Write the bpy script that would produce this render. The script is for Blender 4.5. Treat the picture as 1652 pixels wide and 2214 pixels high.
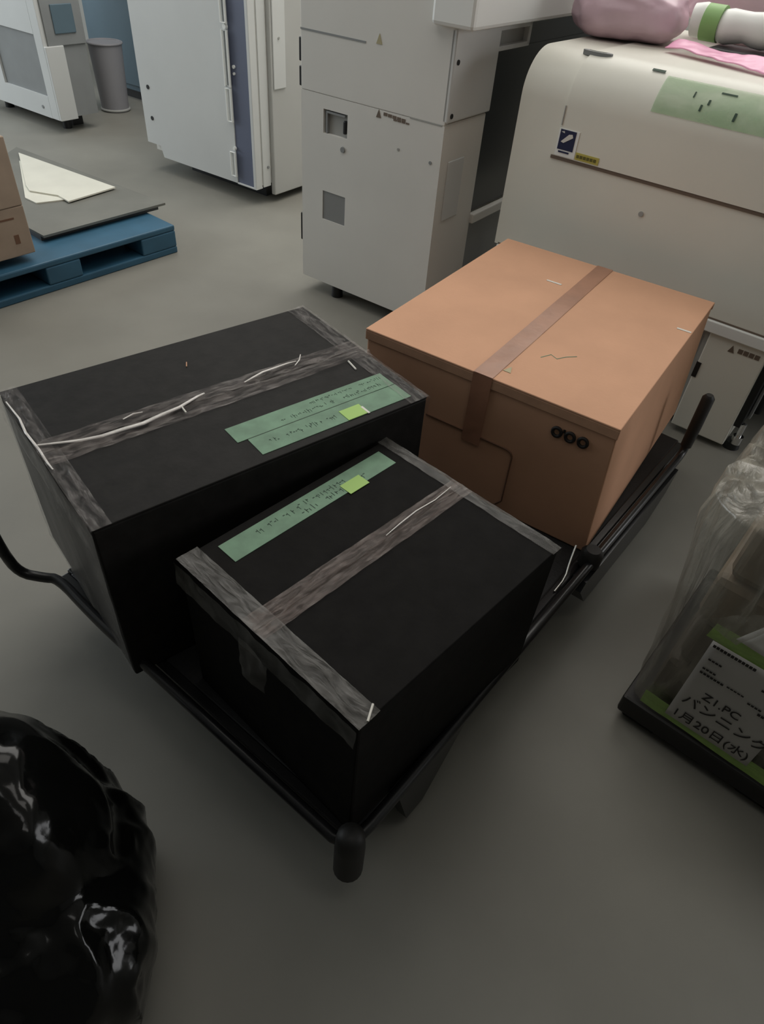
import bpy, bmesh, math, random
from mathutils import Vector, Matrix, noise
PI = math.pi
random.seed(7)
for o in list(bpy.data.objects): bpy.data.objects.remove(o, do_unlink=True)
SC = bpy.context.scene; COL = SC.collection
def R(a): return math.radians(a)

# ------------------------------------------------------------------ camera
cd = bpy.data.cameras.new('camera'); cam = bpy.data.objects.new('camera', cd); COL.objects.link(cam)
CAM_R, CAM_U, CAM_F = Vector((0.99540376, 0.06529035, 0.07006089)), Vector((-0.09576721, 0.67862749, 0.72821245)), Vector((0.00000000, 0.73157495, -0.68176103))
cam.matrix_world = Matrix(((CAM_R.x, CAM_U.x, -CAM_F.x, 0), (CAM_R.y, CAM_U.y, -CAM_F.y, 0), (CAM_R.z, CAM_U.z, -CAM_F.z, 1.4), (0, 0, 0, 1)))
cd.sensor_fit = 'VERTICAL'; cd.sensor_height = 24; cd.lens = 24*1465.660/2214; cd.clip_start = .02
SC.camera = cam
# ------------------------------------------------------------------ exposure, world, lights
SC.view_settings.view_transform = 'Standard'; SC.view_settings.look = 'None'
SC.view_settings.exposure = 0.15; SC.view_settings.gamma = 1; SC.view_settings.use_curve_mapping = False
w = bpy.data.worlds.new('world'); SC.world = w; w.use_nodes = True
w.node_tree.nodes['Background'].inputs[0].default_value = (.8, .9, 1, 1); w.node_tree.nodes['Background'].inputs[1].default_value = .05
def area(name, loc, target, sx, sy, power, color):
    l = bpy.data.lights.new(name, 'AREA'); l.shape = 'RECTANGLE'; l.size = sx; l.size_y = sy; l.energy = power; l.color = color
    o = bpy.data.objects.new(name, l); COL.objects.link(o); o.location = loc
    o.rotation_euler = (Vector(target)-Vector(loc)).to_track_quat('-Z', 'Y').to_euler(); return o
area('window_light', (-5.6, 4.0, 1.9), (0, 2.9, .4), 5.0, 2.2, 112, (.86, .94, 1))
area('ceiling_light_far', (.2, 4.6, 3.15), (.2, 4.4, 0), 4.5, 2.4, 114, (1, .97, .92))
area('ceiling_light_mid', (-.6, 2.2, 3.15), (-.6, 2.2, 0), 2.6, 1.2, 16, (1, .96, .90))
area('fill_light_near', (.5, .3, 3.1), (.5, 2.9, .7), 1.6, .6, 4.5, (1, .98, .94))  # added fill with no known lamp behind it, lifts the machine fronts
area('window_light_right', (4.7, 1.6, 1.7), (.9, 1.6, .4), 2.6, 1.6, 44, (.97, .98, 1))

# ------------------------------------------------------------------ materials
MATS = {}
def mat(name, col, rough=.6, metal=0, var=0, vscale=8, bump=0, bscale=60, spec=.5, coat=0, stretch=None):
    m = bpy.data.materials.new(name); m.use_nodes = True; nt = m.node_tree; b = nt.nodes['Principled BSDF']
    b.inputs['Roughness'].default_value = rough; b.inputs['Metallic'].default_value = metal
    b.inputs['Specular IOR Level'].default_value = spec; b.inputs['Coat Weight'].default_value = coat
    b.inputs['Base Color'].default_value = (*col, 1)
    tc = nt.nodes.new('ShaderNodeTexCoord'); mp = nt.nodes.new('ShaderNodeMapping'); nt.links.new(tc.outputs['Object'], mp.inputs[0])
    if stretch: mp.inputs['Scale'].default_value = stretch
    if var:
        n = nt.nodes.new('ShaderNodeTexNoise'); n.inputs['Scale'].default_value = vscale; n.inputs['Detail'].default_value = 5
        nt.links.new(mp.outputs[0], n.inputs['Vector'])
        r = nt.nodes.new('ShaderNodeValToRGB'); r.color_ramp.elements[0].position = .3; r.color_ramp.elements[1].position = .7
        r.color_ramp.elements[0].color = (*[c*(1-var) for c in col], 1); r.color_ramp.elements[1].color = (*[min(1, c*(1+var)) for c in col], 1)
        nt.links.new(n.outputs['Fac'], r.inputs[0]); nt.links.new(r.outputs[0], b.inputs['Base Color'])
    if bump:
        n = nt.nodes.new('ShaderNodeTexNoise'); n.inputs['Scale'].default_value = bscale; n.inputs['Detail'].default_value = 6
        nt.links.new(mp.outputs[0], n.inputs['Vector'])
        bp = nt.nodes.new('ShaderNodeBump'); bp.inputs['Strength'].default_value = bump; bp.inputs['Distance'].default_value = .01
        nt.links.new(n.outputs['Fac'], bp.inputs['Height']); nt.links.new(bp.outputs[0], b.inputs['Normal'])
    MATS[name] = m; return m
def film(name, col, rough, a0, a1, scale, stretch=(1, 1, 1), bump=.5, bscale=None):
    """clear or tinted plastic film: transparent with milky creases and gloss"""
    m = mat(name, col, rough, spec=.8); nt = m.node_tree; b = nt.nodes['Principled BSDF']
    tc = nt.nodes.new('ShaderNodeTexCoord'); mp = nt.nodes.new('ShaderNodeMapping'); mp.inputs['Scale'].default_value = stretch
    nt.links.new(tc.outputs['Object'], mp.inputs[0])
    n = nt.nodes.new('ShaderNodeTexNoise'); n.inputs['Scale'].default_value = scale; n.inputs['Detail'].default_value = 5; n.inputs['Distortion'].default_value = .8
    nt.links.new(mp.outputs[0], n.inputs['Vector'])
    r = nt.nodes.new('ShaderNodeValToRGB'); r.color_ramp.elements[0].position = .38; r.color_ramp.elements[1].position = .68
    r.color_ramp.elements[0].color = (a0, a0, a0, 1); r.color_ramp.elements[1].color = (a1, a1, a1, 1)
    nt.links.new(n.outputs['Fac'], r.inputs[0])
    t = nt.nodes.new('ShaderNodeBsdfTransparent'); mx = nt.nodes.new('ShaderNodeMixShader')
    nt.links.new(r.outputs[0], mx.inputs[0]); nt.links.new(t.outputs[0], mx.inputs[1]); nt.links.new(b.outputs[0], mx.inputs[2])
    bp = nt.nodes.new('ShaderNodeBump'); bp.inputs['Strength'].default_value = bump; bp.inputs['Distance'].default_value = .01
    nt.links.new(n.outputs['Fac'], bp.inputs['Height']); nt.links.new(bp.outputs[0], b.inputs['Normal'])
    nt.links.new(mx.outputs[0], nt.nodes['Material Output'].inputs['Surface']); return m
mat('floor', (.248, .240, .210), .5, var=.14, vscale=1.6, bump=.06, bscale=14, spec=.35)
mat('wall', (.55, .55, .52), .8); mat('wall_dark', (.14, .14, .13), .9); mat('ceiling', (.5, .5, .48), .9)
mat('black_card', (.0175, .0163, .0150), .55, var=.2, vscale=30, bump=.04, bscale=90, spec=.10)
mat('black_card_shaded', (.0105, .0098, .0092), .65, var=.2, vscale=30, bump=.04, bscale=90, spec=.06)  # same black card, darkened to carry the weaker light on the front box
mat('kraft', (.67, .375, .235), .75, var=.06, vscale=5, bump=.04, bscale=120, spec=.25)
mat('kraft_edge', (.58, .33, .205), .8, var=.1, vscale=20)
mat('kraft_dull', (.38, .29, .22), .8, var=.1, vscale=9)
mat('brown_tape', (.40, .20, .125), .38, var=.12, vscale=14, bump=.12, bscale=25)
mat('print_black', (.015, .012, .010), .6); mat('print_line', (.17, .085, .05), .7)
mat('green_label', (.15, .275, .175), .6, var=.18, vscale=26)
mat('lime', (.37, .60, .14), .55, var=.06)
mat('band_green', (.27, .48, .17), .5); mat('green_ink', (.035, .07, .045), .7); mat('green_seam', (.05, .09, .055), .7)
mat('white_bit', (.75, .72, .65), .5)
mat('machine', (.76, .745, .70), .42, var=.03, vscale=3, spec=.4)
mat('machine_cool', (.66, .67, .655), .42, var=.03, vscale=3, spec=.4)
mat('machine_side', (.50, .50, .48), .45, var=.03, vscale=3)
mat('machine_warm', (.80, .785, .70), .4, var=.03, vscale=3, spec=.45)
mat('machine_white', (.88, .89, .86), .4)
mat('machine_grey', (.27, .28, .28), .5, var=.05); mat('machine_mid', (.38, .38, .36), .5)
mat('blue_strip', (.13, .15, .22), .45); mat('vent', (.26, .265, .26), .6)
mat('dark_glass', (.008, .013, .017), .28, spec=.3); mat('dark_metal', (.012, .013, .014), .42)
mat('slate', (.12, .18, .22), .45, var=.12, vscale=2)
mat('black_paint', (.010, .010, .011), .3, bump=.02, bscale=60); mat('black_rubber', (.012, .011, .010), .55)
mat('deck_black', (.010, .010, .011), .6, bump=.15, bscale=120)
mat('chrome', (.75, .75, .75), .15, metal=1); mat('steel_wire', (.5, .5, .47), .3, metal=1)
mat('blue_plastic', (.034, .115, .19), .5, var=.15, vscale=6); mat('blue_inner', (.03, .06, .09), .7)
mat('slip_sheet', (.17, .17, .15), .65, var=.1, vscale=5); mat('white_board', (.72, .71, .62), .6, var=.05, vscale=6)
mat('pink', (.66, .47, .54), .38, var=.08, vscale=8, bump=.06, bscale=30); mat('pink_bright', (.90, .42, .62), .35, bump=.1)
mat('grey_plastic', (.06, .062, .065), .4); mat('paper', (.50, .48, .45), .7, var=.04); mat('paper_white', (.72, .70, .65), .7)
mat('navy', (.02, .025, .07), .4); mat('yellow_label', (.52, .45, .10), .5); mat('olive_ink', (.12, .11, .02), .6)
mat('warm_print', (.16, .12, .09), .6); mat('warn_yellow', (.45, .40, .24), .6)
mat('bag_black', (.003, .0032, .003), .13, spec=.32, bump=.08, bscale=16)
mat('pack_brown', (.24, .19, .135), .6, var=.35, vscale=9); mat('pack_dark', (.11, .09, .072), .6, var=.3, vscale=9)
mat('bin_grey', (.27, .265, .28), .5)
film('clear_tape', (.42, .36, .33), .14, .05, .34, 24, (1, 5, 1), .5)
film('brown_film', (.34, .26, .225), .22, .16, .38, 24, (1, 5, 1), .5)
film('edge_film', (.34, .31, .29), .15, .04, .30, 22, (4, 1, 1), .5)
mat('crease_glint', (.72, .68, .64), .2, spec=.8, bump=.3, bscale=50)  # near-white colour stands in for the glossy highlight on folded tape
film('tape_milky', (.22, .21, .19), .3, .20, .42, 16, (4, 1, 1), .45)
film('wrap', (.36, .335, .275), .2, .22, .80, 7, (3.5, 3.5, .5), 1.0)
film('side_film', (.24, .23, .22), .28, .30, .55, 3, (1, 1, .5), .2)
film('green_wrap', (.34, .55, .12), .3, .65, .95, 12, (1, 1, 3), .3)
film('green_film', (.46, .66, .40), .35, .22, .5, 5, (1, 1, 1), .1)

# ------------------------------------------------------------------ builders
class MB:
    def __init__(s): s.b = bmesh.new(); s.ob = True
    def box(s, x0, x1, y0, y1, z0, z1, bev=0, seg=2):
        r = bmesh.ops.create_cube(s.b, size=1)['verts']
        for v in r: v.co = Vector(((x0+x1)/2+v.co.x*(x1-x0), (y0+y1)/2+v.co.y*(y1-y0), (z0+z1)/2+v.co.z*(z1-z0)))
        if bev:
            es = list({e for v in r for e in v.link_edges})
            bmesh.ops.bevel(s.b, geom=es, offset=bev, segments=seg, profile=.5, affect='EDGES')
        return s
    def prism(s, pts, axis, a, c):
        """pts: 2D outline; axis: 'x','y','z' extrusion from a to c"""
        def P(p, t): return {'x': (t, p[0], p[1]), 'y': (p[0], t, p[1]), 'z': (p[0], p[1], t)}[axis]
        A = [s.b.verts.new(P(p, a)) for p in pts]; B = [s.b.verts.new(P(p, c)) for p in pts]; n = len(pts)
        s.b.faces.new(A[::-1]); s.b.faces.new(B)
        for i in range(n): s.b.faces.new((A[i], A[(i+1) % n], B[(i+1) % n], B[i]))
        return s
    def cyl(s, c, d, r0, r1, h, seg=20):
        s.ob = False
        m = Matrix.Translation(Vector(c)+Vector(d).normalized()*h/2) @ Vector(d).to_track_quat('Z', 'Y').to_matrix().to_4x4()
        bmesh.ops.create_cone(s.b, cap_ends=True, segments=seg, radius1=r0, radius2=r1, depth=h, matrix=m); return s
    def tube(s, pts, r, seg=12, closed=False, smooth=0):
        s.ob = False
        P = [Vector(p) for p in pts]
        for _ in range(smooth):
            Q = [P[0]]
            for a, c in zip(P, P[1:]): Q += [a*.75+c*.25, a*.25+c*.75]
            P = Q+[P[-1]]
        rings = []; n = len(P); ref = Vector((0, 0, 1))
        for i, p in enumerate(P):
            a = P[(i-1) % n] if closed or i else p; c = P[(i+1) % n] if closed or i < n-1 else p
            t = (c-a).normalized(); x = t.cross(ref)
            if x.length < .15: x = t.cross(Vector((0, 1, 0)))
            x.normalize()
            if rings and x.dot(px) < 0: x = -x
            px = x; y = t.cross(x)
            rr = r[i] if isinstance(r, (list, tuple)) else r
            rings.append([s.b.verts.new(p+(x*math.cos(2*PI*k/seg)+y*math.sin(2*PI*k/seg))*rr) for k in range(seg)])
        for i in range(n if closed else n-1):
            A, B = rings[i], rings[(i+1) % n]
            for k in range(seg): s.b.faces.new((A[k], A[(k+1) % seg], B[(k+1) % seg], B[k]))
        if not closed: s.b.faces.new(rings[0][::-1]); s.b.faces.new(rings[-1])
        return s
    def frame(s, x0, x1, z0, z1, y0, y1, holes):
        """one flat front sheet (normal -y) with rectangular holes, cells welded"""
        xs = sorted({x0, x1, *[h[0] for h in holes], *[h[1] for h in holes]}); zs = sorted({z0, z1, *[h[2] for h in holes], *[h[3] for h in holes]})
        V = {}
        def g(x, z, y): return V.setdefault((x, z, y), s.b.verts.new((x, y, z))) if (x, z, y) not in V else V[(x, z, y)]
        def solid(i, j):
            if not (0 <= i < len(xs)-1 and 0 <= j < len(zs)-1): return False
            cx, cz = (xs[i]+xs[i+1])/2, (zs[j]+zs[j+1])/2
            return not any(h[0] < cx < h[1] and h[2] < cz < h[3] for h in holes)
        for i in range(len(xs)-1):
            for j in range(len(zs)-1):
                if not solid(i, j): continue
                a, b_, c, d = xs[i], xs[i+1], zs[j], zs[j+1]
                for y in (y0, y1): s.b.faces.new((g(a, c, y), g(b_, c, y), g(b_, d, y), g(a, d, y)))
                for di, dj, p, q in ((-1, 0, (a, c), (a, d)), (1, 0, (b_, c), (b_, d)), (0, -1, (a, c), (b_, c)), (0, 1, (a, d), (b_, d))):
                    if not solid(i+di, j+dj): s.b.faces.new((g(*p, y0), g(*q, y0), g(*q, y1), g(*p, y1)))
        return s
    def grid(s, p00, p10, p11, p01, nx, ny, amp=0, freq=20, seed=0, ridge=None):
        p00, p10, p11, p01 = map(Vector, (p00, p10, p11, p01)); nrm = (p10-p00).cross(p01-p00).normalized(); V = []
        for i in range(nx+1):
            row = []
            for j in range(ny+1):
                a, c = i/nx, j/ny
                p = (p00*(1-a)+p10*a)*(1-c)+(p01*(1-a)+p11*a)*c
                h = amp*(.5+.5*noise.fractal(Vector((p.x*freq+seed, p.y*freq, p.z*freq)), 1, 2, 3)) if amp else 0
                if ridge: h += ridge(a, c)
                row.append(s.b.verts.new(p+nrm*h))
            V.append(row)
        for i in range(nx):
            for j in range(ny): s.b.faces.new((V[i][j], V[i+1][j], V[i+1][j+1], V[i][j+1]))
        return s
    def obj(s, name, m, parent=None, smooth=30, solid=0):
        bmesh.ops.recalc_face_normals(s.b, faces=s.b.faces[:]); me = bpy.data.meshes.new(name); s.b.to_mesh(me); s.b.free()
        me.materials.append(MATS[m]); o = bpy.data.objects.new(name, me); COL.objects.link(o); o.parent = parent
        if smooth == 30 and s.ob: smooth = 15
        if smooth: me.shade_smooth(); me.set_sharp_from_angle(angle=R(smooth))
        if solid:
            k = o.modifiers.new('thickness', 'SOLIDIFY'); k.thickness = solid; k.offset = 0
        return o
def thing(name, label, cat, loc=(0, 0, 0), rz=0, group=None):
    o = bpy.data.objects.new(name, None); COL.objects.link(o); o.location = loc; o.rotation_euler = (0, 0, R(rz))
    o.empty_display_size = .1; return tag(o, label, cat, group)
def tag(o, label, cat, group=None, kind=None):
    o['label'] = label; o['category'] = cat
    if group: o['group'] = group
    if kind: o['kind'] = kind
    return o
def place(o, loc, rz): o.location = loc; o.rotation_euler = (0, 0, R(rz)); return o
def text(name, body, size, m, parent, loc, rot, align='LEFT', ext=.0004):
    c = bpy.data.curves.new(name, 'FONT'); c.body = body; c.size = size; c.extrude = ext; c.align_x = align
    t = bpy.data.objects.new(name+'_curve', c); COL.objects.link(t); bpy.context.view_layer.update()
    me = bpy.data.meshes.new_from_object(t.evaluated_get(bpy.context.evaluated_depsgraph_get()))
    bpy.data.objects.remove(t, do_unlink=True); me.materials.clear(); me.materials.append(MATS[m])
    o = bpy.data.objects.new(name, me); COL.objects.link(o); o.parent = parent; o.location = loc; o.rotation_euler = rot; return o
def lab(o, l): o['label'] = l; return o

# ------------------------------------------------------------------ setting
def struct(name, mb, m): o = mb.obj(name, m, smooth=0); o['kind'] = 'structure'; return o
struct('floor', MB().box(-6, 5, -2.5, 8, -.1, 0), 'floor')
struct('ceiling', MB().box(-6, 5, -2.5, 8, 3.3, 3.4), 'ceiling')
struct('wall_left', MB().box(-6.1, -6, -2.5, 8, 0, 3.3), 'wall'); struct('wall_right', MB().box(5, 5.1, -2.5, 8, 0, 3.3), 'wall')
struct('wall_far', MB().box(-6, 5, 8, 8.1, 0, 3.3), 'wall'); struct('wall_near', MB().box(-6, 5, -2.6, -2.5, 0, 3.3), 'wall_dark')

# ------------------------------------------------------------------ machine 3 (centre, tall grey cabinet)
m3 = thing('control_cabinet', 'tall pale grey machine cabinet with small vent and door latch, centre of the back', 'machine', (-.462, 2.971, 0), -33)
MB().box(.012, .640, .0205, 1.25, .06, 1.6, .006).obj('body', 'machine', m3)
MB().box(.10, .58, .14, 1.20, .0, .06).obj('dark_base', 'dark_metal', m3)  # dark box added under the body to deepen the shade in the gap
MB().box(0, .655, 0, .02, .7917, 1.6, .003).obj('upper_panel', 'machine', m3)
# lower door with latch opening
MB().frame(0, .655, .06, .791, 0, .02, [(.112, .230, .337, .450), (.112, .230, .662, .745)]).obj('door', 'machine', m3)
MB().box(.108, .234, .003, .0185, .333, .454).obj('vent_grille', 'vent', m3)
k = MB().box(.107, .235, .0145, .0185, .655, .75).obj('latch_recess', 'machine_mid', m3)
MB().prism([(.124, .664), (.130, .664), (.130, .733), (.215, .733), (.215, .740), (.124, .740)], 'y', .002, .0145).obj('latch_frame', 'machine_grey', k)
MB().box(.208, .222, .0, .014, .676, .722, .004).obj('latch_lever', 'dark_metal', k)
MB().cyl((.212, .004, .623), (0, -1, 0), .012, .010, .009, 16).obj('keyhole', 'machine_grey', m3)
MB().cyl((.613, .004, .667), (0, -1, 0), .006, .006, .006, 12).obj('screw', 'machine_grey', m3)
MB().cyl((.47, .004, .68), (0, -1, 0), .005, .005, .006, 12).obj('screw', 'machine_mid', m3)
for z0, z1 in ((.88, .955), (.80, .865), (.215, .33)):
    MB().box(-.012, .004, .002, .02, z0, z1, .003).obj('hinge', 'dark_metal', m3)
MB().box(0, .30, -.0015, .004, .979, .985).obj('seam', 'machine_grey', m3)
MB().box(.51, .645, -.0012, .004, .789, .793).obj('seam', 'machine_mid', m3)
def warning(parent, x, z, s, tri='warm_print'):
    MB().prism([(x, z), (x+.85*s, z), (x+.42*s, z+s)], 'y', -.0016, .001).obj('warning_triangle', tri, parent, 0)
warning(m3, .362, .765, .026)
b = MB()
for i in range(5): b.box(.395+i*.020, .411+i*.020, -.0016, .001, .776-.001*i, .786-.001*i)
b.obj('warning_text', 'warm_print', m3, 0)
b = MB()
for i in range(4): b.box(.44+i*.018, .454+i*.018, -.0016, .001, .768, .773)
b.obj('warning_text', 'warm_print', m3, 0)
warning(m3, .345, .985, .03, 'warn_yellow')
MB().cyl((.17, .04, 0), (0, 0, 1), .026, .022, .06).obj('levelling_foot', 'dark_metal', m3)
MB().cyl((.60, .06, 0), (0, 0, 1), .026, .022, .06).obj('levelling_foot', 'dark_metal', m3)
# right side
MB().box(.640, .665, .0, .291, .80, 1.07, .006).box(.640, .665, .28, .515, 1.045, 1.07, .003).box(.640, .665, .28, .515, .985, 1.0, .003).box(.640, .665, .495, .515, .99, 1.06, .002).obj('upper_side_cover', 'machine_cool', m3)
MB().box(.636, .645, .287, .50, .99, 1.05).obj('handle_recess', 'machine_mid', m3)
MB().box(.640, .656, .0, .285, .06, .797, .008).obj('lower_side_cover', 'machine', m3)
MB().box(.655, .660, .05, .16, .46, .67, .003).obj('side_hatch', 'machine_cool', m3)
MB().cyl((.664, .02, .978), (1, 0, 0), .008, .008, .004).obj('screw', 'dark_metal', m3)
MB().cyl((.664, .02, .822), (1, 0, 0), .008, .008, .004).obj('screw', 'dark_metal', m3)
MB().box(.639, .648, .285, 1.24, .44, .985).box(.639, .646, .515, 1.24, .985, 1.068).obj('glass_panel', 'dark_glass', m3)
MB().box(.639, .668, .285, 1.24, .395, .432, .004).obj('ledge', 'machine', m3)
MB().box(.639, .645, .285, 1.24, .20, .395).obj('side_panel', 'machine_grey', m3)
MB().box(.639, .646, .285, 1.24, .06, .20).obj('base_panel', 'dark_metal', m3)
MB().box(.575, .735, -.03, 1.25, 1.072, 1.6, .012).obj('hood', 'machine_white', m3)

# ------------------------------------------------------------------ machine 2 (left of centre)
m2 = thing('assembly_machine', 'large white machine with a vertical blue grey strip and row of latches', 'machine', (-.863, 3.919, 0), -32.2)
MB().prism([(-.88, .15), (-.77, .15), (-.75, .09), (-.145, .09), (-.145, 1.5), (-.88, 1.5)], 'y', 0, .05).obj('front_panel', 'machine_cool', m2)
MB().box(-.87, .0, .05, .70, .10, 1.5, .004).obj('body', 'machine', m2)
MB().box(-.145, -.022, .006, .05, .09, 1.5).obj('colour_strip', 'blue_strip', m2)
MB().box(-.145, .0, .0, .05, .085, .094, .002).box(-.022, .0, .0, .05, .09, 1.5, .004).obj('edge_trim', 'machine_cool', m2)
MB().box(.0, .006, .052, .11, .09, 1.5, .002).obj('side_trim', 'machine_cool', m2)
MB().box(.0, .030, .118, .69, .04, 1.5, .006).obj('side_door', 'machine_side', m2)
MB().box(.03, .038, .13, .22, .56, 1.5, .003).obj('side_plate', 'machine_cool', m2)
MB().cyl((.004, .09, .19), (1, 0, 0), .007, .007, .008).obj('screw', 'machine_grey', m2)
MB().cyl((.036, .17, .78), (1, 0, 0), .006, .006, .006).obj('screw', 'machine_mid', m2)
for z0, z1, n in ((.83, .93, 1), (.56, .80, 2), (.40, .55, 1), (.13, .25, 1)):
    l = MB().tube([(-.168, -.014, z0), (-.168, -.014, z1), (-.136, -.014, z1), (-.136, -.014, z0)], .0062, 8, closed=True).obj('latch', 'machine_white', m2)
    MB().box(-.162, -.142, -.010, .004, z0+.004, z1-.004, .002).obj('latch_plate', 'machine_grey' if n > 1 or z0 > .8 else 'machine_cool', l)
MB().cyl((-.150, .0, .815), (0, -1, 0), .013, .011, .016).obj('knob', 'machine_white', m2)
MB().cyl((-.142, .0, .27), (0, -1, 0), .009, .008, .014).obj('knob', 'machine_white', m2)
MB().cyl((-.118, .006, .65), (0, -1, 0), .008, .008, .008).cyl((-.118, .006, .62), (0, -1, 0), .006, .006, .008).obj('screw', 'machine_white', m2)
for z in (.444, .287): MB().cyl((-.81, .004, z), (0, -1, 0), .011, .011, .007).obj('screw', 'dark_metal', m2)
MB().box(-.70, -.08, .16, .66, 0, .10).obj('dark_base', 'dark_metal', m2)  # dark box added as contact shadow under the machine

# ------------------------------------------------------------------ machine 1 (far left)
m1 = thing('inspection_machine', 'white machine with grey window panel at the far left behind the blue pallet', 'machine', (-2.361, 4.882, 0), -33)
MB().box(-.9, -.56, 0, .03, .08, 1.4).box(-.08, .0, 0, .03, .08, 1.4, .003).box(-.56, -.08, 0, .03, .08, .205).box(-.56, -.08, 0, .03, .543, 1.4).obj('door_frame', 'machine_cool', m1)
MB().box(-.56, -.08, .014, .03, .205, .543).obj('window_panel', 'machine_grey', m1)
MB().box(-.9, .0, .03, .13, .085, 1.4).obj('body', 'machine', m1)
MB().box(.0, .02, .0, .129, .08, .49, .004).obj('side_cover', 'machine_cool', m1)
MB().box(-.9, -.02, .13, .30, .09, 1.4).obj('rear_body', 'machine_mid', m1)
MB().box(.0, .012, .03, .30, .49, 1.4).box(-.02, .0, .13, .30, .09, 1.4).obj('side_panel', 'machine_grey', m1)
MB().box(.012, .02, .09, .24, .55, .70, .004).obj('side_screen', 'slate', m1)
MB().cyl((-.16, .002, .135), (0, -1, 0), .010, .010, .006).obj('screw', 'machine_grey', m1)
for x, y in ((-.12, .12), (-.8, .12)): MB().cyl((x, y, 0), (0, 0, 1), .03, .025, .085).obj('levelling_foot', 'dark_metal', m1)
MB().box(-.85, -.14, .18, .26, 0, .09).obj('dark_base', 'dark_metal', m1)  # inset dark box, added for the shadow beneath the body
m5 = thing('storage_cabinet', 'dark slate blue cabinet standing behind the grey bin at the back', 'cabinet', (-2.10, 5.86, 0), -33)
MB().box(-.62, 1.0, 0, .5, .06, 1.9, .006).obj('body', 'slate', m5)
MB().box(-.61, .99, .03, .47, 0, .06).obj('dark_base', 'dark_metal', m5)
MB().box(-.60, .18, -.015, .0, .10, 1.85, .004).obj('door', 'slate', m5); MB().box(.20, .98, -.015, .0, .10, 1.85, .004).obj('door', 'slate', m5)
bn = thing('waste_bin', 'pale grey round bin on the floor between the two far white machines', 'bin', (-2.26, 5.60, 0))
MB().cyl((0, 0, 0), (0, 0, 1), .095, .115, .42, 32).obj('bin_body', 'bin_grey', bn)
MB().tube([(.117*math.cos(2*PI*i/32), .117*math.sin(2*PI*i/32), .42) for i in range(32)], .007, 8, closed=True).obj('rim', 'bin_grey', bn)
MB().tube([(.098*math.cos(2*PI*i/32), .098*math.sin(2*PI*i/32), .012) for i in range(32)], .008, 8, closed=True).obj('base_ring', 'machine_mid', bn)

# ------------------------------------------------------------------ machine 4 (right, rounded)
m4 = thing('rounded_machine', 'wide beige machine with rounded top edge and a navy square sticker', 'machine', (1.172, 1.988, 0), -35)
def prof(off):
    r = .13+off; cy, cz = .13, 1.045-.13; pts = []
    for i in range(13):
        a = R(180-i*7.5); pts.append((cy+r*math.cos(a), cz+r*math.sin(a)))
    return pts
MB().prism([(0, .43)]+prof(0)+[(1.0, 1.045), (1.0, .43)], 'x', -1.035, .62).obj('body', 'machine_warm', m4, 25)
outer = [(-.006, .770)]+prof(.006)+[(.95, 1.051)]; inner = [(.002, .770)]+prof(-.002)+[(.95, 1.043)]
MB().prism(outer+inner[::-1], 'x', -.868, .60).obj('front_cover', 'machine_warm', m4, 25)
MB().box(-.885, .60, -.004, .004, .759, .769).obj('seam', 'warm_print', m4)
MB().box(-1.02, .62, -.012, .2, .392, .430, .003).obj('ledge', 'machine_white', m4)
MB().box(-.8695, -.8665, -.0085, -.004, .86, .915).obj('seam', 'machine_mid', m4)
MB().box(-1.02, .62, -.002, .01, .431, .436).obj('seam', 'warm_print', m4)
MB().box(-.19, .0, .0, .40, .025, .392, .004).obj('base_panel', 'machine_warm', m4)
MB().box(-1.02, -.19, .05, .40, .03, .392).obj('base_body', 'machine_mid', m4)
MB().box(-.205, -.185, .012, .05, .06, .392).obj('base_edge', 'machine_mid', m4)
MB().box(-.192, -.176, -.002, .004, .225, .280).obj('slot', 'print_black', m4, 0)
warning(m4, -.118, .350, .024)
b = MB()
for i in range(4): b.box(-.088+i*.018, -.073+i*.018, -.0016, .001, .355, .370)
b.obj('warning_text', 'warm_print', m4, 0)
c = MB().cyl((.03, .30, .03), (0, 0, 1), .014, .014, .36).obj('leg_rod', 'dark_metal', m4)
MB().cyl((.03, .05, .025), (0, 0, 1), .018, .018, .03).cyl((.03, .05, .055), (0, 0, 1), .009, .009, .05).obj('levelling_foot', 'chrome', m4)
MB().box(.001, .022, .02, .40, .10, .39).obj('side_recess', 'dark_metal', m4)
MB().box(.024, .034, .10, .13, .10, .39, .003).obj('side_bar', 'machine_grey', m4)
MB().cyl((.02, .06, 0), (0, 0, 1), .03, .025, .025).obj('foot_pad', 'dark_metal', m4)
for x, y in ((-.95, .1), (-.1, .3), (-.95, .36)): MB().cyl((x, y, 0), (0, 0, 1), .03, .025, .03).obj('foot_pad', 'dark_metal', m4)
MB().box(-.55, .55, .45, .98, 0, .43).obj('rear_base', 'machine_grey', m4)
s = MB().box(-.872, -.800, -.0078, -.005, .773, .852).obj('sticker', 'machine_white', m4, 0); lab(s, 'white bordered navy sticker')
MB().box(-.866, -.810, -.0088, -.007, .792, .850).obj('sticker_field', 'navy', s, 0)
MB().prism([(-.858, .815), (-.848, .812), (-.818, .832), (-.822, .841), (-.834, .839)], 'y', -.0098, -.008).prism([(-.862, .843), (-.852, .846), (-.850, .840)], 'y', -.0098, -.008).obj('sticker_mark', 'paper_white', s, 0)
MB().box(-.860, -.822, -.0092, -.0075, .783, .788).obj('sticker_line', 'navy', s, 0)
y = MB().box(-.797, -.715, -.0078, -.005, .774, .795).obj('yellow_label', 'yellow_label', m4, 0)
b = MB()
for i in range(6): b.box(-.793+i*.012, -.784+i*.012, -.0088, -.007, .780, .789)
b.obj('label_text', 'olive_ink', y, 0)
MB().cyl((-.533, -.0, .672), (0, -1, 0), .008, .008, .003).obj('mark', 'machine_mid', m4)
v = MB(); v.prism([(-.85+.05*math.cos(a*PI/8), .10+.016*math.sin(a*PI/8)) for a in range(16)], 'z', 1.040, 1.053); v.obj('top_vent', 'machine_grey', m4)
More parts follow.
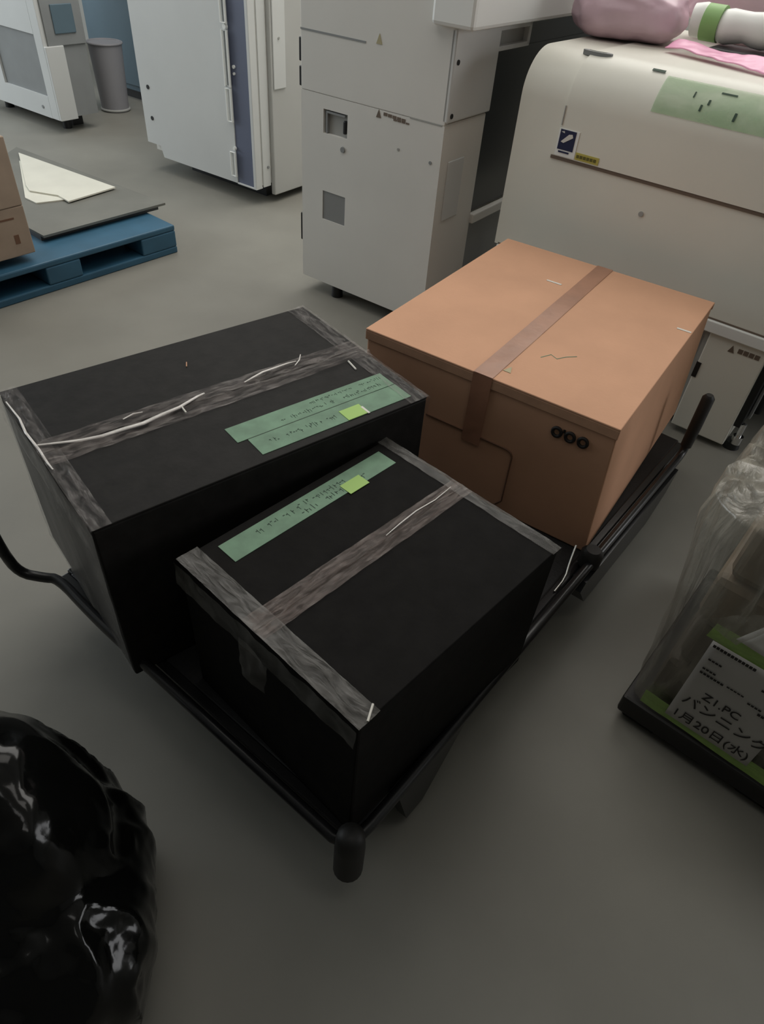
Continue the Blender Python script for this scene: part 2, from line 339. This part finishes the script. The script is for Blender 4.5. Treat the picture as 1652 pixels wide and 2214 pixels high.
MB().prism([(-.85+.028*math.cos(a*PI/8), .10+.007*math.sin(a*PI/8)) for a in range(16)], 'z', 1.050, 1.055).obj('top_vent_core', 'machine_warm', m4)
# green film label stuck over the rounded edge
po = prof(.0085)[2:9]; pi_ = prof(.0075)[2:9]
g = MB().prism(po+pi_[::-1], 'x', -.60, -.22).obj('green_film_label', 'green_film', m4, 25)
b = MB(); cy, cz = .13, .915
def on_curve(mb, x0, x1, a0, a1, rr=.1395):
    n = 3; P = [(cy+rr*math.cos(R(a0+(a1-a0)*i/n)), cz+rr*math.sin(R(a0+(a1-a0)*i/n))) for i in range(n+1)]
    Q = [(cy+(rr-.001)*math.cos(R(a0+(a1-a0)*i/n)), cz+(rr-.001)*math.sin(R(a0+(a1-a0)*i/n))) for i in range(n+1)]
    mb.prism(P+Q[::-1], 'x', x0, x1)
for q in ((-.50, -.496, 141, 134), (-.468, -.462, 154, 147), (-.452, -.446, 146, 140), (-.43, -.385, 130, 128), (-.368, -.361, 157, 148)):
    b = MB(); on_curve(b, *q); b.obj('label_mark', 'green_ink', g, 0)
on_y = MB(); on_curve(on_y, -.655, -.615, 117, 113); on_y.obj('edge_mark', 'green_ink', m4, 0)

# items on the rounded machine
MW = Matrix.Translation((1.172, 1.988, 0)) @ Matrix.Rotation(R(-35), 4, 'Z')
def m4p(x, y, z): return tuple(MW @ Vector((x, y, z)))
def blob(rx, ry, rz, amp, freq, seed, flat=0, sub=5, fold=0):
    b = bmesh.new(); bmesh.ops.create_icosphere(b, subdivisions=sub, radius=1)
    for v in b.verts:
        d = v.co.copy(); s = Vector((math.copysign(abs(d.x)**.75, d.x), math.copysign(abs(d.y)**.75, d.y), math.copysign(abs(d.z)**.8, d.z)))
        n = noise.fractal(d*freq+Vector((seed, 0, 0)), 1, 2, 4)
        if fold: n += fold*(abs(noise.noise(Vector((d.x*freq*1.6+seed, d.y*freq*1.6, d.z*freq*.35))))*2-.5)
        v.co = Vector((s.x*rx, s.y*ry, s.z*rz))*(1+amp*n)
        if v.co.z < -rz*(1-flat): v.co.z = -rz*(1-flat)
    m = MB(); m.b.free(); m.b = b; return m
b = blob(.19, .17, .085, .10, 1.0, 3, .12, 5, .45).obj('pink_bag', 'pink', smooth=180)
place(b, m4p(-.935, .50, 1.127), -25); tag(b, 'dull pink padded bag slumped on the left end of the beige machine top', 'bag')
b = blob(.62, .15, .15, .08, 1.4, 9, .1, 6, .5).obj('pink_bag', 'pink', smooth=180)
place(b, m4p(-.25, .82, 1.19), -33); tag(b, 'long pale pink bag heaped along the back of the machine top', 'bag')
b = MB().grid((-.26, -.035, 0), (.30, -.04, 0), (.30, .045, .012), (-.26, .025, .02), 70, 14, .022, 8, 5).obj('pink_sheet', 'pink_bright', smooth=180, solid=.003)
place(b, m4p(-.47, .295, 1.055), -52); tag(b, 'bright pink crumpled sheet lying near the front edge of the machine top', 'sheet')
tr = MB().box(-.38, .38, -.07, .09, 0, .026, .008).obj('dark_tray', 'grey_plastic')
place(tr, m4p(-.24, .47, 1.0515), -35); tag(tr, 'dark grey flat tray under the white roll on the machine top', 'tray')
rl = thing('plastic_roll', 'white plastic roll with green squares lying on the dark tray', 'roll', m4p(-.715, .485, 1.131), -35)
MB().tube([(i*.72/24, .004*math.sin(i*.8), .003*math.sin(i*1.3)) for i in range(25)], [.045+.004*math.sin(i*1.9) for i in range(25)], 18).obj('roll_body', 'machine_white', rl, 60)
for x in (.04, .30, .56): MB().cyl((x, 0, 0), (1, 0, 0), .0505, .0505, .055, 24).obj('green_band', 'band_green', rl)

# ------------------------------------------------------------------ blue pallet and what lies on it
pl = thing('plastic_pallet', 'blue plastic pallet on the floor at the left edge', 'pallet', (-1.111, 3.213, 0), -126.5)
b = MB(); b.box(0, 1.1, -1.1, 0, .105, .130, .006)
b.obj('deck', 'blue_plastic', pl)
MB().box(0, 1.1, -1.1, 0, 0, .03, .005).obj('base_frame', 'blue_plastic', pl)
for x0, x1 in ((0, .19), (.50, .66), (.93, 1.1)):
    for y0, y1 in ((-.16, 0), (-.63, -.47), (-1.1, -.94)):
        MB().box(x0, x1, y0, y1, .03, .105, .006).obj('block', 'blue_plastic', pl)
MB().box(.2, 1.0, -.30, -.28, .03, .105).obj('inner_rib', 'blue_inner', pl)
sl = MB().prism([(0, 0), (-.375, -.52), (-.75, -.25), (-1.0, .01), (-1.02, .62)], 'z', .152, .162).obj('slip_sheet', 'slip_sheet', smooth=0)
place(sl, (-1.205, 3.395, 0), 0); tag(sl, 'dark grey board lying flat on top of the blue pallet', 'board')
sk = MB().prism([(-.035, -.01), (-.40, -.50), (-.75, -.22), (-.98, .02), (-.99, .58)], 'z', .1305, .151).obj('dark_sheet_pile', 'grey_plastic', smooth=0)
place(sk, (-1.205, 3.395, 0), 0); tag(sk, 'thin dark layer pressed between the grey board and the blue pallet', 'board')
def sheet(pts, z0, z1, label, tilt=0):
    o = MB().prism(pts, 'z', 0, z1-z0).obj('foam_sheet', 'white_board', smooth=0)
    o.location = (-1.75, 3.45, z0); o.rotation_euler = (0, R(tilt), 0); return tag(o, label, 'sheet', None)
def rel(p): return [(x+1.75, y-3.45) for x, y in p]
sheet(rel([(-2.10, 3.78), (-1.60, 3.50), (-1.60, 3.34), (-1.763, 3.222), (-1.84, 3.275)]), .1625, .168, 'lower off-white sheet on the dark board, nearest the brown cartons')
sheet(rel([(-2.15, 3.885), (-1.488, 3.508), (-1.625, 3.262), (-1.70, 3.325), (-1.85, 3.35), (-1.90, 3.42)]), .1685, .175, 'upper off-white sheet on the dark board, pointing to the pallet corner')
ca = (-1.537, 2.704)
for z0, z1, lb in ((.1635, .352, 'brown carton resting on the blue pallet, lower of the pair'), (.353, .60, 'brown carton stacked on top of another carton at the left edge')):
    t = thing('carton', lb, 'box', (*ca, z0), -126.5 if z0 < .2 else -124.5, 'cartons on the blue pallet')
    h = z1-z0; MB().box(.0, .45, -.40, .0, 0, h, .004).obj('carton_body', 'kraft_dull', t)
    MB().box(.02, .43, -.225, -.175, h-.001, h+.0008).obj('packing_tape', 'brown_tape' if z0 < .2 else 'white_bit', t)
    if z0 < .2: MB().box(.05, .115, -.001, .001, .145, .152).obj('printed_mark', 'print_line', t, 0); MB().box(.05, .07, -.001, .001, .05, .085).obj('printed_mark', 'print_line', t, 0)

# ------------------------------------------------------------------ cart
CN = (0.0, .455); CA = 54.3; CW = .92; CL = 1.49
ct = thing('platform_cart', 'low black platform cart with tubular rail carrying the three big boxes', 'cart', (*CN, 0), CA)
# local x: long axis away, local y: short axis to the left
MB().box(.03, 1.60, .03, CW-.03, .150, .178, .006).obj('deck', 'deck_black', ct)
MB().box(.035, 1.59, .012, .035, .11, .178, .004).box(.035, 1.59, CW-.035, CW-.012, .11, .178, .004).box(.012, .035, .02, CW-.02, .11, .178, .004).obj('deck_skirt', 'black_paint', ct)
zr = .205
MB().tube([(-.065, .955, zr+.20), (-.062, .95, zr+.08), (-.052, .938, zr+.01), (-.02, .895, zr), (.0, .87, zr), (-.008, .74, zr), (-.01, .62, zr), (-.01, .08, zr), (-.01, .0, zr), (.08, -.008, zr), (1.40, -.008, zr), (CL, -.008, zr), (CL+.01, -.008, zr+.05), (CL+.01, -.008, zr+.10)], .0115, 14, smooth=2).obj('rail', 'black_paint', ct, 60)
MB().tube([(CL+.005, -.008, zr+.03), (CL+.01, -.008, zr+.10), (CL+.01, -.008, zr+.195), (CL+.01, -.008, zr+.205)], [.016, .0175, .0175, .010], 16).obj('grip', 'black_rubber', ct, 50)
MB().tube([(.0, .0, .095), (.0, .0, .10), (.0, .0, .20), (.0, .0, .235), (.0, .0, .245)], [.02, .027, .027, .024, .012], 18).obj('corner_bumper', 'black_rubber', ct, 50)
MB().tube([(.90, .0, .19), (.90, .0, .225), (.90, .0, .238)], [.028, .028, .018], 16).obj('rail_knob', 'black_rubber', ct, 50)
MB().tube([(.885, .040, .235), (.845, .030, .21), (.808, .018, .195), (.765, .020, .181)], .0028, 8, smooth=1).obj('wire_hook', 'steel_wire', ct, 60)
MB().cyl((.07, .05, .178), (0, 0, 1), .008, .007, .005).obj('bolt', 'steel_wire', ct)
MB().prism([(.82, .165), (.90, .06), (1.30, .06), (1.40, .12), (1.44, .185), (.84, .185)], 'y', -.026, .010).obj('side_bracket', 'black_paint', ct, 0)
MB().prism([(.12, .19), (.165, .03), (.22, .025), (.34, .19)], 'y', -.014, .010).obj('side_bracket', 'black_paint', ct, 0)
MB().tube([(-.068, .958, zr+.10), (-.070, .962, zr+.21)], .014, 14).obj('grip', 'black_rubber', ct)
for x, y in ((.17, .05), (.17, CW-.05), (1.36, .05), (1.36, CW-.05)):
    cs = MB().box(x-.04, x+.04, y-.035, y+.035, .125, .150, .004).box(x-.015, x+.035, y-.028, y-.020, .045, .13).box(x-.015, x+.035, y+.020, y+.028, .045, .13).obj('caster', 'black_paint', ct)
    MB().cyl((x+.01, y-.018, .052), (0, 1, 0), .05, .05, .036, 28).obj('wheel', 'black_rubber', cs)

# ------------------------------------------------------------------ boxes on the cart
Z0 = .1795
def carton(name, label, x, y, yaw, w_, d_, h, m, me, seam_b, cat='box'):
    t = thing(name, label, cat, (x, y, Z0), yaw)
    MB().box(0, w_, 0, d_, 0, h-.005, .004).obj('carton_body', m, t)
    return t
# A: big black box
AX = (-.467, .753, 42.115, .728, .481, .593-.0005)
bA = thing('black_carton', 'larger black carton at the back left of the cart with two green strips', 'box', (AX[0], AX[1], Z0), AX[2])
HA = .593-Z0
MB().box(0, .728, 0, .481, 0, HA-.004, .004).obj('carton_body', 'black_card', bA)
MB().box(.0, .728, .0, .239, HA-.004, HA, .0015).obj('flap', 'black_card', bA); MB().box(.0, .728, .242, .481, HA-.004, HA, .0015).obj('flap', 'black_card', bA)
def rdg(a, c):
    l = .28+.16*math.sin(a*5.0)+.06*math.sin(a*13); return .008*math.exp(-((c-l)/.09)**2)+.005*math.exp(-((c-.75-.1*math.sin(a*9))/.08)**2)
MB().grid((-.003, .195, HA+.001), (.731, .20, HA+.001), (.731, .275, HA+.001), (-.003, .275, HA+.001), 150, 22, .004, 22, 2, rdg).obj('centre_tape', 'clear_tape', bA, 180)
def crease_glint(pts, r, parent, H):  # pale raised streak along a tape fold, its highlight painted in
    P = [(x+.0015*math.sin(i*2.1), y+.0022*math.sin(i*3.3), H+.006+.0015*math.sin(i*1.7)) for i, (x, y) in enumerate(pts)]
    n = len(P); o = MB().tube(P, [r*(.35+.65*math.sin(PI*(i+.5)/n)) for i in range(n)], 8).obj('tape_crease_glint', 'crease_glint', parent, 60); o.data.transform(Matrix.Scale(.45, 4, (0, 0, 1))); o.location.z = H*.55+.003; return o
crease_glint([(.004, .262), (.04, .246), (.074, .234), (.11, .228), (.151, .224), (.19, .224), (.228, .229), (.27, .238), (.318, .248), (.335, .256)], .0052, bA, HA)
crease_glint([(.425, .247), (.45, .254), (.48, .261), (.51, .264), (.54, .262), (.565, .262)], .003, bA, HA)
crease_glint([(.553, .248), (.572, .262), (.59, .28)], .0016, bA, HA)
crease_glint([(.163, .256), (.185, .262), (.205, .258)], .0022, bA, HA)
crease_glint([(.0, .43), (.002, .36), (.0, .31), (.002, .25), (.0, .20), (.004, .18)], .0026, bA, HA)
MB().grid((.680, -.003, HA+.001), (.731, -.003, HA+.001), (.731, .484, HA+.001), (.680, .484, HA+.001), 14, 90, .003, 40, 6).grid((.732, .484, HA+.001), (.732, -.003, HA+.001), (.732, -.003, HA-.05), (.732, .484, HA-.05), 60, 8, .004, 30, 3).obj('end_tape', 'edge_film', bA, 180)
MB().grid((-.003, .484, HA+.001), (-.003, -.003, HA+.001), (.034, -.003, HA+.001), (.034, .484, HA+.001), 90, 14, .003, 40, 8).grid((-.005, -.003, HA+.001), (-.005, .484, HA+.001), (-.007, .484, HA-.06), (-.007, -.003, HA-.06), 60, 8, .004, 30, 5).obj('end_tape', 'edge_film', bA, 180)
MB().grid((-.006, .0, .01), (-.006, .481, .01), (-.004, .481, HA-.01), (-.004, .0, HA-.01), 60, 60, .004, 9, 12).obj('side_film', 'side_film', bA, 180)
g = MB().box(.312, .698, .077, .128, HA+.0002, HA+.0012).obj('label_strip', 'green_label', bA, 0)
g2 = MB().box(.333, .699, .020, .075, HA+.0002, HA+.0012).obj('label_strip', 'green_label', bA, 0)
MB().box(.333, .64, .0755, .0772, HA+.0010, HA+.0014).obj('label_seam', 'green_seam', g2, 0)
def scribble(name, parent, x0, x1, y0, y1, z, n, m='green_ink', hmin=.35):
    b = MB(); dx = (x1-x0)/n
    for i in range(n):
        if random.random() < .25: continue
        xa = x0+i*dx+random.random()*dx*.2; q = random.random(); hh = (y1-y0)*(hmin+random.random()*(1-hmin))
        ya = y0+random.random()*(y1-y0-hh)
        if q < .45: b.box(xa, xa+dx*.16, ya, ya+hh, z, z+.0005)
        if q > .25: b.box(xa, xa+dx*.6, ya+hh*.5, ya+hh*.5+(y1-y0)*.12, z, z+.0005)
        if q > .6: b.box(xa+dx*.5, xa+dx*.62, ya, ya+hh*.8, z, z+.0005)
    return b.obj(name, m, parent, 0)
scribble('faint_print', g, .42, .68, .086, .100, HA+.0011, 46); scribble('faint_print', g, .50, .69, .108, .118, HA+.0011, 34)
scribble('faint_print', g2, .36, .52, .038, .056, HA+.0011, 30)
lab(MB().box(.534, .585, .020, .056, HA+.0012, HA+.0022).obj('lime_sticker', 'lime', bA, 0), 'small lime green sticker')
MB().box(.582, .587, .018, .045, HA+.0012, HA+.0024).obj('tape_scrap', 'white_bit', bA, 0)
MB().tube([(.668, .205, HA+.002), (.662, .168, HA+.002)], .0022, 6).obj('staple', 'white_bit', bA)
MB().tube([(.272, .226, HA+.012), (.270, .203, HA+.012)], .0018, 6).obj('staple', 'white_bit', bA)
MB().tube([(.362, .388, HA+.002), (.354, .372, HA+.002)], .0012, 6).obj('staple', 'kraft', bA)
# B: smaller black box in front
HB = .534-Z0
bB = thing('black_carton', 'smaller black carton at the near end of the cart with one green strip', 'box', (-.003, .484, Z0), 50.09)
MB().box(0, .514, 0, .433, 0, HB-.004, .004).obj('carton_body', 'black_card_shaded', bB)
MB().box(.0, .514, .0, .227, HB-.004, HB, .0015).obj('flap', 'black_card_shaded', bB); MB().box(.0, .514, .230, .433, HB-.004, HB, .0015).obj('flap', 'black_card_shaded', bB)
MB().grid((-.002, .205, HB+.001), (.516, .203, HB+.001), (.516, .252, HB+.001), (-.002, .260, HB+.001), 110, 16, .004, 26, 2, lambda a, c: .003*math.exp(-((c-.45-.1*math.sin(a*7))/.07)**2)).obj('centre_tape', 'brown_film', bB, 180)
crease_glint([(.30, .232), (.34, .236), (.39, .238), (.44, .236), (.49, .237)], .0014, bB, HB)
MB().grid((-.003, .436, HB+.001), (-.003, -.003, HB+.001), (.040, -.003, HB+.001), (.040, .436, HB+.001), 80, 12, .004, 34, 8).grid((-.005, -.003, HB+.001), (-.005, .436, HB+.001), (-.008, .436, HB-.055), (-.008, -.003, HB-.04), 70, 10, .006, 26, 5).obj('end_tape', 'tape_milky', bB, 180)
MB().grid((-.010, .18, HB-.03), (-.010, .25, HB-.02), (-.022, .235, HB-.10), (-.016, .185, HB-.10), 12, 14, .012, 24, 15).obj('loose_tape_end', 'tape_milky', bB, 180)
MB().grid((.490, -.003, HB+.001), (.517, -.003, HB+.001), (.517, .436, HB+.001), (.490, .436, HB+.001), 10, 80, .003, 36, 6).grid((.518, .436, HB+.001), (.518, -.003, HB+.001), (.519, -.003, HB-.04), (.519, .436, HB-.04), 60, 8, .004, 30, 9).obj('end_tape', 'tape_milky', bB, 180)
MB().tube([(.040, .012, HB+.004), (.015, -.002, HB+.004)], .0018, 6).obj('tape_corner', 'white_bit', bB)
g = MB().box(.067, .470, .365, .414, HB+.0002, HB+.0012).obj('label_strip', 'green_label', bB, 0)
scribble('faint_print', g, .13, .36, .388, .405, HB+.0011, 34); scribble('faint_print', g, .23, .40, .372, .388, HB+.0011, 20)
lab(MB().box(.334, .385, .357, .388, HB+.0012, HB+.0022).obj('lime_sticker', 'lime', bB, 0), 'small lime green sticker')
# C: brown cardboard box
HC = .557-Z0; WC, DC = .818, .684
bC = thing('cardboard_box', 'large brown cardboard box at the far end of the cart', 'box', (.503, 1.239, Z0), 59.49)
o = MB().box(.004, WC-.004, .004, DC-.004, 0, HC-.005, .004).obj('carton_body', 'kraft', bC)
for v in o.data.vertices:
    if v.co.y < .1: v.co.y -= .026*(1-v.co.z/HC)
MB().box(0, WC, 0, .3405, HC-.006, HC, .0022).obj('flap', 'kraft', bC); MB().box(0, WC, .3435, DC, HC-.006, HC, .0022).obj('flap', 'kraft', bC)
MB().box(.0, .006, .0, DC, HC-.030, HC-.005, .002).obj('folded_edge', 'kraft_edge', bC)
MB().box(WC-.006, WC+.001, .0, DC, HC-.022, HC-.004, .002).obj('folded_edge', 'kraft_edge', bC)
MB().grid((-.001, .317, HC+.0006), (WC+.001, .317, HC+.0006), (WC+.001, .368, HC+.0006), (-.001, .368, HC+.0006), 60, 6, .0012, 20, 2).grid((-.0015, .368, HC+.0006), (-.0015, .317, HC+.0006), (-.0015, .317, HC-.20), (-.0015, .368, HC-.20), 6, 20, .0008, 20, 2).obj('brown_tape', 'brown_tape', bC, 180)
fz = lambda z: z-Z0
for y0 in (.135, .102, .070):
    MB().tube([(.002, y0+.0105*math.cos(2*PI*i/20), fz(.487)+(.0115)*math.sin(2*PI*i/20)) for i in range(20)], .0042, 8, closed=True).obj('printed_ring', 'print_black', bC, 60)
MB().box(.001, .004, .1155, .1210, fz(.492), fz(.500)).obj('printed_mark', 'print_black', bC, 0)
rp = [(.0025, .48, fz(.382)), (.0025, .255, fz(.382))]+[(.0025, .245-.02*math.sin(R(a)), fz(.362)+.02*math.cos(R(a))) for a in range(0, 91, 15)]+[(.0025, .224, fz(.25)), (.0025, .224, fz(.22)), (.0025, .24, fz(.20))]
MB().tube(rp, .0022, 6).obj('printed_outline', 'print_line', bC, 60)
MB().box(.600, .608, .40, .447, HC+.0002, HC+.0012).obj('tape_scrap', 'white_bit', bC, 0)
MB().box(.568, .576, .004, .043, HC+.0002, HC+.0012).obj('tape_scrap', 'white_bit', bC, 0)
MB().prism([(.05, .315), (.05, .295), (.078, .305)], 'z', HC+.0002, HC+.0012).obj('tape_scrap', 'warn_yellow', bC, 0)
MB().tube([(.17, .27, HC), (.20, .255, HC), (.19, .235, HC), (.215, .22, HC), (.235, .20, HC)], .0012, 6).obj('green_scribble', 'green_label', bC, 0)

# ------------------------------------------------------------------ wrapped load at the right edge
bp_ = thing('black_pallet', 'black plastic pallet under the film wrapped load at the right edge', 'pallet', (.648, .906, 0), -37)
MB().box(-.035, .60, -.055, .50, .022, .078, .008).obj('deck', 'black_rubber', bp_)
for x, y in ((-.02, -.04), (.25, -.04), (.50, -.04), (-.02, .20), (.25, .20), (.5, .2), (-.02, .42), (.25, .42), (.50, .42)):
    MB().box(x, x+.08, y, y+.07, 0, .022, .004).obj('foot', 'black_rubber', bp_)
pk = thing('wrapped_load', 'stack of packs in wrinkled clear film with a printed sheet, right edge', 'parcel', (.648, .906, .0785), -37)
for i, (z0, z1, mm) in enumerate(((.004, .14, 'pack_dark'), (.142, .27, 'pack_dark'), (.272, .40, 'pack_brown'), (.402, .54, 'pack_brown'))):
    MB().box(.0+.012*(i % 2), .56, .0, .44, z0, z1, .02).obj('pack', mm, pk)
b = bmesh.new(); m = MB(); m.b.free(); m.b = b
N, Mz = 120, 60; rows = []
for j in range(Mz+1):
    tz = j/Mz; z = .002+.555*tz; row = []
    for i in range(N):
        a = 2*PI*i/N; c, s_ = math.cos(a), math.sin(a); q = 1/max(abs(c), abs(s_)); q = min(q, 1.38-.12*min(1, tz*2))
        wob = noise.fractal(Vector((c*2.5, s_*2.5, tz*1.2)), 1, 2, 4)
        fold = abs(noise.noise(Vector((c*7, s_*7, tz*1.0))))
        k = 1+.03*wob+.06*fold*(.3+tz)-.04*max(0, tz-.9)*10
        row.append(b.verts.new((.275+(.305+.05*tz*(c < 0))*c*q*k, .215+.25*s_*q*k, z+.015*noise.noise(Vector((c*4, s_*4, 3)))*(tz**4)*3)))
    rows.append(row)
for j in range(Mz):
    for i in range(N): b.faces.new((rows[j][i], rows[j][(i+1) % N], rows[j+1][(i+1) % N], rows[j+1][i]))
tp = b.verts.new((.275, .225, .565))
for i in range(N): b.faces.new((rows[Mz][i], rows[Mz][(i+1) % N], tp))
m.obj('plastic_film', 'wrap', pk, 180)
YF = -.055
zz = lambda z: z-.0785
sh = MB().grid((.055, YF, zz(.112)), (.235, YF, zz(.112)), (.235, YF, zz(.375)), (.055, YF, zz(.375)), 12, 14, .002, 10).obj('printed_sheet', 'paper', pk, 180, solid=.0012)
lab(sh, 'white printed paper sheet'); rot = (R(90), 0, 0)
def tx(nm, s, size, x, z, m='print_black'): return text(nm, s, size, m, sh, (x, YF-.0035, zz(z)), rot)
tx('printed_text', 'バンニング', .036, .066, .178); tx('printed_text', 'Z1.PC', .030, .095, .218); tx('printed_text', '1月20日(水)', .032, .064, .128)
for x0, x1, z, hgt in ((.06, .145, .362, .007), (.066, .10, .325, .004), (.066, .10, .296, .004), (.066, .115, .282, .005), (.12, .16, .285, .003), (.165, .195, .275, .004), (.19, .225, .262, .006), (.17, .20, .325, .005)):
    b = MB(); n = int((x1-x0)/.007)
    for i in range(n): b.box(x0+i*.007, x0+i*.007+.0055, YF-.0036, YF-.0028, zz(z), zz(z+hgt))
    b.obj('printed_line', 'print_black', sh, 0)
MB().grid((.0, YF+.004, zz(.095)), (.33, YF+.004, zz(.085)), (.33, YF+.004, zz(.125)), (.0, YF+.004, zz(.14)), 30, 6, .004, 14).obj('green_strap', 'green_wrap', pk, 180)
MB().grid((.04, YF+.004, zz(.375)), (.33, YF+.004, zz(.36)), (.33, YF+.006, zz(.41)), (.045, YF+.006, zz(.415)), 30, 6, .004, 14, 4).obj('green_strap', 'green_wrap', pk, 180)
MB().grid((.085, YF-.006, zz(.415)), (.33, YF-.006, zz(.40)), (.33, YF-.004, zz(.56)), (.135, YF-.012, zz(.535)), 12, 8, .004, 8).obj('paper_sheet', 'paper_white', pk, 180, solid=.001)
MB().grid((.015, YF-.012, zz(.425)), (.09, YF-.010, zz(.41)), (.14, YF-.014, zz(.53)), (.085, YF-.016, zz(.50)), 14, 14, .012, 18, 7).obj('film_flap', 'wrap', pk, 180)

# ------------------------------------------------------------------ black rubbish bag
bg = thing('rubbish_bag', 'shiny black plastic rubbish bag on the floor at the lower left corner', 'bag', (-.56, .34, .001))
LOBES = [((-.60, .38, .22), (.20, .20, .23)), ((-.475, .365, .31), (.09, .10, .13)), ((-.41, .265, .14), (.12, .13, .16)), ((-.58, .20, .16), (.20, .16, .17)), ((-.54, .43, .36), (.09, .08, .10)), ((-.48, .40, .12), (.13, .14, .14))]
b = bmesh.new(); m = MB(); m.b.free(); m.b = b
bmesh.ops.create_icosphere(b, subdivisions=6, radius=1); C0 = Vector((-.53, .32, .19))
def inside(p):
    q = 0
    for c, r in LOBES:
        d = ((p.x-c[0])/r[0])**2+((p.y-c[1])/r[1])**2+((p.z-c[2])/r[2])**2
        q += math.exp(-3.2*(d-1))
    return q > 1
for v in b.verts:
    d = v.co.normalized(); lo, hi = 0.0, .6
    for _ in range(14):
        mid = (lo+hi)/2
        if inside(C0+d*mid): lo = mid
        else: hi = mid
    p = C0+d*lo
    wv = noise.noise(Vector((p.x*5, p.y*5, p.z*3)))
    fold = 1-abs(noise.noise(Vector((p.x*13+wv*1.5, p.y*13, p.z*4+3))))*2.4
    fine = 1-abs(noise.noise(Vector((p.x*34+wv*3, p.y*34, p.z*14))))*2
    p = p+d*(.012*fold+.0035*fine)
    p.z = max(p.z, .001+.002*fine*0)
    v.co = p-Vector((-.56, .34, 0))
m.obj('bag_body', 'bag_black', bg, 180)
b = MB(); P = [(-.02, .06, .40), (-.01, .075, .445), (.0, .085, .47), (.012, .095, .50)]
b.tube(P, [.055, .022, .018, .040], 28)
for v in b.b.verts:
    a = math.atan2(v.co.y-.08, v.co.x); k = 1+.22*math.sin(a*9)+.1*math.sin(a*5+1)
    cx, cy = -.005, .08; v.co.x = cx+(v.co.x-cx)*k; v.co.y = cy+(v.co.y-cy)*k
b.obj('tied_neck', 'bag_black', bg, 60)
